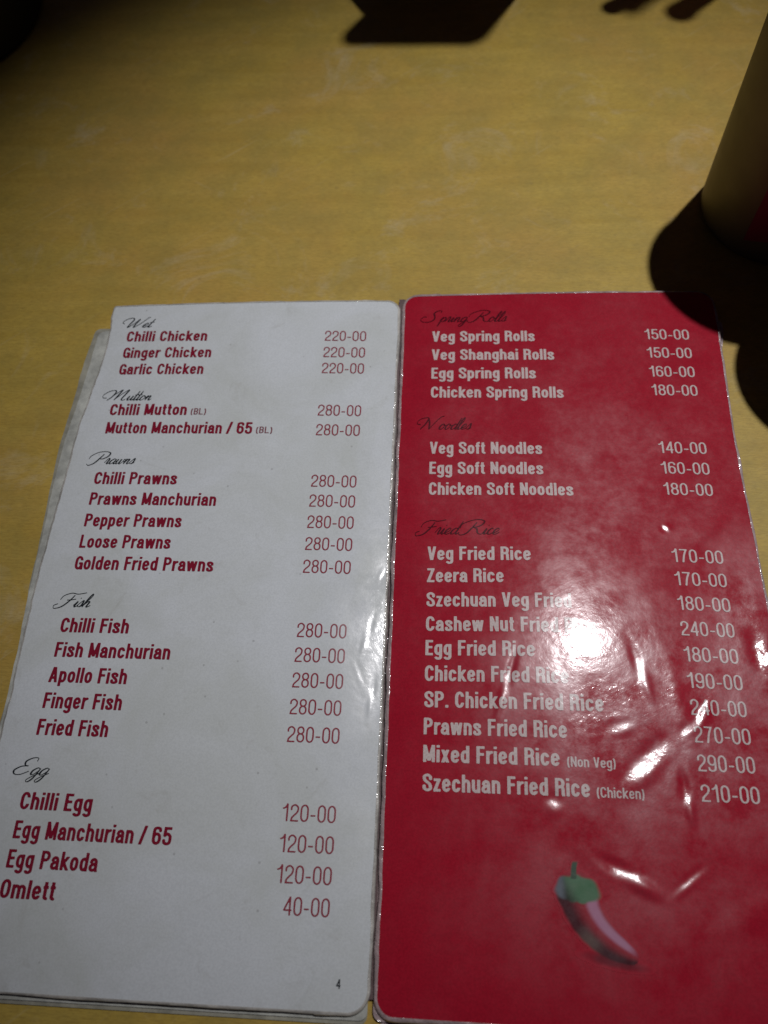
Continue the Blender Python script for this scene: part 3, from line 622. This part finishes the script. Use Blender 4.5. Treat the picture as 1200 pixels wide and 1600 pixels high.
# ------------------------------------------------------------------ lathe for the round things
def lathe(name, prof, mat, parent, seg=96, loc=(0, 0, 0)):
    V = []; F = []
    for r, z in prof:
        for k in range(seg):
            a = 2 * math.pi * k / seg; V.append((loc[0] + r * math.cos(a), loc[1] + r * math.sin(a), loc[2] + z))
    for j in range(len(prof) - 1):
        for k in range(seg): F.append((j * seg + k, j * seg + (k + 1) % seg, (j + 1) * seg + (k + 1) % seg, (j + 1) * seg + k))
    o = link(name, mesh(name, V, F), mat, parent); return o
def simple(name, col, rough, metal=0.0, bump=0.0, scale=80):
    nt = NT(name); tc = nt.n('ShaderNodeTexCoord'); a = nt.n('ShaderNodeTexNoise', Scale=scale, Detail=4.0); nt.l(tc.outputs['Object'], a.inputs['Vector'])
    nt.l(nt.mix(col, tuple(k * .7 for k in col), a.outputs[0]), nt.b.inputs['Base Color'])
    nt.l(nt.math('ADD', nt.math('MULTIPLY', a.outputs[0], .15), rough - .07), nt.b.inputs['Roughness']); nt.b.inputs['Metallic'].default_value = metal
    if bump:
        bp = nt.n('ShaderNodeBump', Strength=.6, Distance=bump); nt.l(a.outputs[0], bp.inputs['Height']); nt.l(bp.outputs[0], nt.b.inputs['Normal'])
    return nt.m
def tumbler(loc, h, r0, r1, label, group, band):
    t = empty('tumbler', loc, label, 'cup', group)
    wall = .0012
    def R(z): return r0 + (r1 - r0) * z / h
    prof = [(.0005, .002), (r0 - .006, .002), (r0 - .004, 0.0), (r0 - .0015, .0004), (r0, .003)]
    prof += [(R(z), z) for z in [h * i / 24 for i in range(1, 24)]] + [(R(h) + .0006, h - .001), (R(h) + .0002, h), (R(h) - wall, h - .0006)]
    prof += [(R(z) - wall, z) for z in [h * i / 12 for i in range(11, 0, -1)]] + [(r0 - .004, .004), (.0005, .004)]
    lathe('body', prof, tum, t)
    # a printed wrap round the right-hand side
    a0, a1, z0, z1 = band; V = []; F = []; n = 60
    for j in range(14):
        z = z0 + (z1 - z0) * j / 13
        for k in range(n):
            a = math.radians(a0 + (a1 - a0) * k / (n - 1)); V.append(((R(z) + .00025) * math.cos(a), (R(z) + .00025) * math.sin(a), z + .006 * math.sin(k / n * 5)))
    for j in range(13):
        for k in range(n - 1): F.append((j * n + k, j * n + k + 1, (j + 1) * n + k + 1, (j + 1) * n + k))
    link('printed_band', mesh('printed_band', V, F), magenta, t)
    return t
tum = simple('scratched_cup_wall', (.16, .135, .10), .5, .2, .0002, 60)
magenta = simple('magenta_print', (.22, .015, .06), .4)
tumbler((.1825, .334, 0), .158, .0405, .0445, 'round grey tumbler at the right edge, throwing a dark shadow across the menu corner', None, (230, 330, .012, .105))
tumbler((.2080, .264, 0), .130, .0335, .0420, 'second grey tumbler, unseen past the right edge in front of the first, guessed from its shadow', None, (300, 400, .010, .085))  # unseen tumbler added for the second lobe of shadow

# ------------------------------------------------------------------ guessed things added beyond the far edge for the shadows they throw
def box(name, x0, x1, y0, y1, z0, z1, mat, parent, bev=.002):
    bm = bmesh.new(); bmesh.ops.create_cube(bm, size=1, matrix=Matrix.Translation(((x0 + x1) / 2, (y0 + y1) / 2, (z0 + z1) / 2)) @ Matrix.Diagonal((x1 - x0, y1 - y0, z1 - z0, 1)))
    bmesh.ops.bevel(bm, geom=bm.edges[:], offset=bev, segments=3, affect='EDGES'); me = bpy.data.meshes.new(name); bm.to_mesh(me); bm.free()
    return link(name, me, mat, parent)
def prism(name, poly, y0, y1, mat, parent):
    n = len(poly); V = [(x, y0, z) for x, z in poly] + [(x, y1, z) for x, z in poly]
    return link(name, mesh(name, V, [list(range(n)), list(range(2 * n - 1, n - 1, -1))] + [(k, k + n, (k + 1) % n + n, (k + 1) % n) for k in range(n)], False), mat, parent)
black = simple('black_plastic', (.03, .028, .03), .4)
card = simple('card_print', (.5, .06, .05), .5)
st = empty('shadow_stand', (0, .54, 0), 'guessed black stand, unseen beyond the far side of the menu, added to cast the square-cornered shadow', 'napkin stand')  # unseen guessed stand; its plate is cut to the shadow outline
def sh(sx, sy, y=.54):      # a point of the upright plate whose shadow falls at sx, sy
    k = (y - sy) / (LAMP.y - sy); return (sx + (LAMP.x - sx) * k, LAMP.z * k)
pts = [(-.0626, .530), (-.0521, .511), (-.0655, .4905), (-.0660, .4870), (-.0640, .4835), (-.0600, .4820), (.0160, .4795), (.0215, .4812), (.0277, .4865), (.0471, .5252), (.060, .548)]
poly = [sh(*p) for p in pts]; poly = [(poly[0][0] - .01, 0.004)] + poly + [(poly[-1][0], .004)]
prism('plate', poly[::-1], 0, .004, black, st)
prism('plate', [(x * .98 + .001, z * .97) for x, z in poly[::-1]], .035, .039, black, st)
box('base', -.045, .085, -.004, .043, 0, .006, black, st)
def bottle(x, y, rb, rn, h, label, hb):
    b = empty('shadow_bottle', (x, y, 0), label, 'bottle', 'guessed bottles added beyond the far edge for their shadows')  # guessed, unseen bottles, each set where its shadow needs it
    lathe('body', [(.0005, 0), (rb * .94, 0), (rb, .003), (rb, hb * .8), (rb * .9, hb * .9), (rn, hb), (rn * .9, h - .014), (.0005, h - .014)], card, b, 48)
    lathe('cap', [(rn, h - .0138), (rn * 1.05, h - .004), (rn * .7, h - .0005), (.0005, h)], black, b, 48)
def stand_under(sx, sy, y):        # where a bottle stands, and how tall it is, if its tip's shadow falls at sx, sy
    k = (y - sy) / (LAMP.y - sy); return sx + (LAMP.x - sx) * k, y, LAMP.z * k
for (sx, sy, y, rb, rn, lab) in ((.1085, .514, .548, .015, .0062, 'guessed bottle added beyond the far edge for the left shadow of the pair'),
                                 (.1205, .514, .585, .015, .0062, 'guessed bottle added beyond the far edge for the right shadow of the pair'),
                                 (.1515, .508, .552, .015, .0085, 'guessed bottle added beyond the far edge for the shadow right of the pair')):
    x, y, h = stand_under(sx, sy, y); bottle(x, y, rb, rn, h, lab, .03)
jug = empty('dark_corner_jug', (-.355, .520, 0), 'guessed black round jug, added to fill the dark far left corner', 'jug')  # guessed jug, added to make the far left corner dark
lathe('body', [(.0005, 0), (.077, 0), (.080, .004), (.080, .08), (.074, .15), (.058, .21), (.060, .24), (.057, .24), (.055, .21), (.070, .15), (.076, .08), (.070, .006), (.0005, .006)], black, jug, 64)
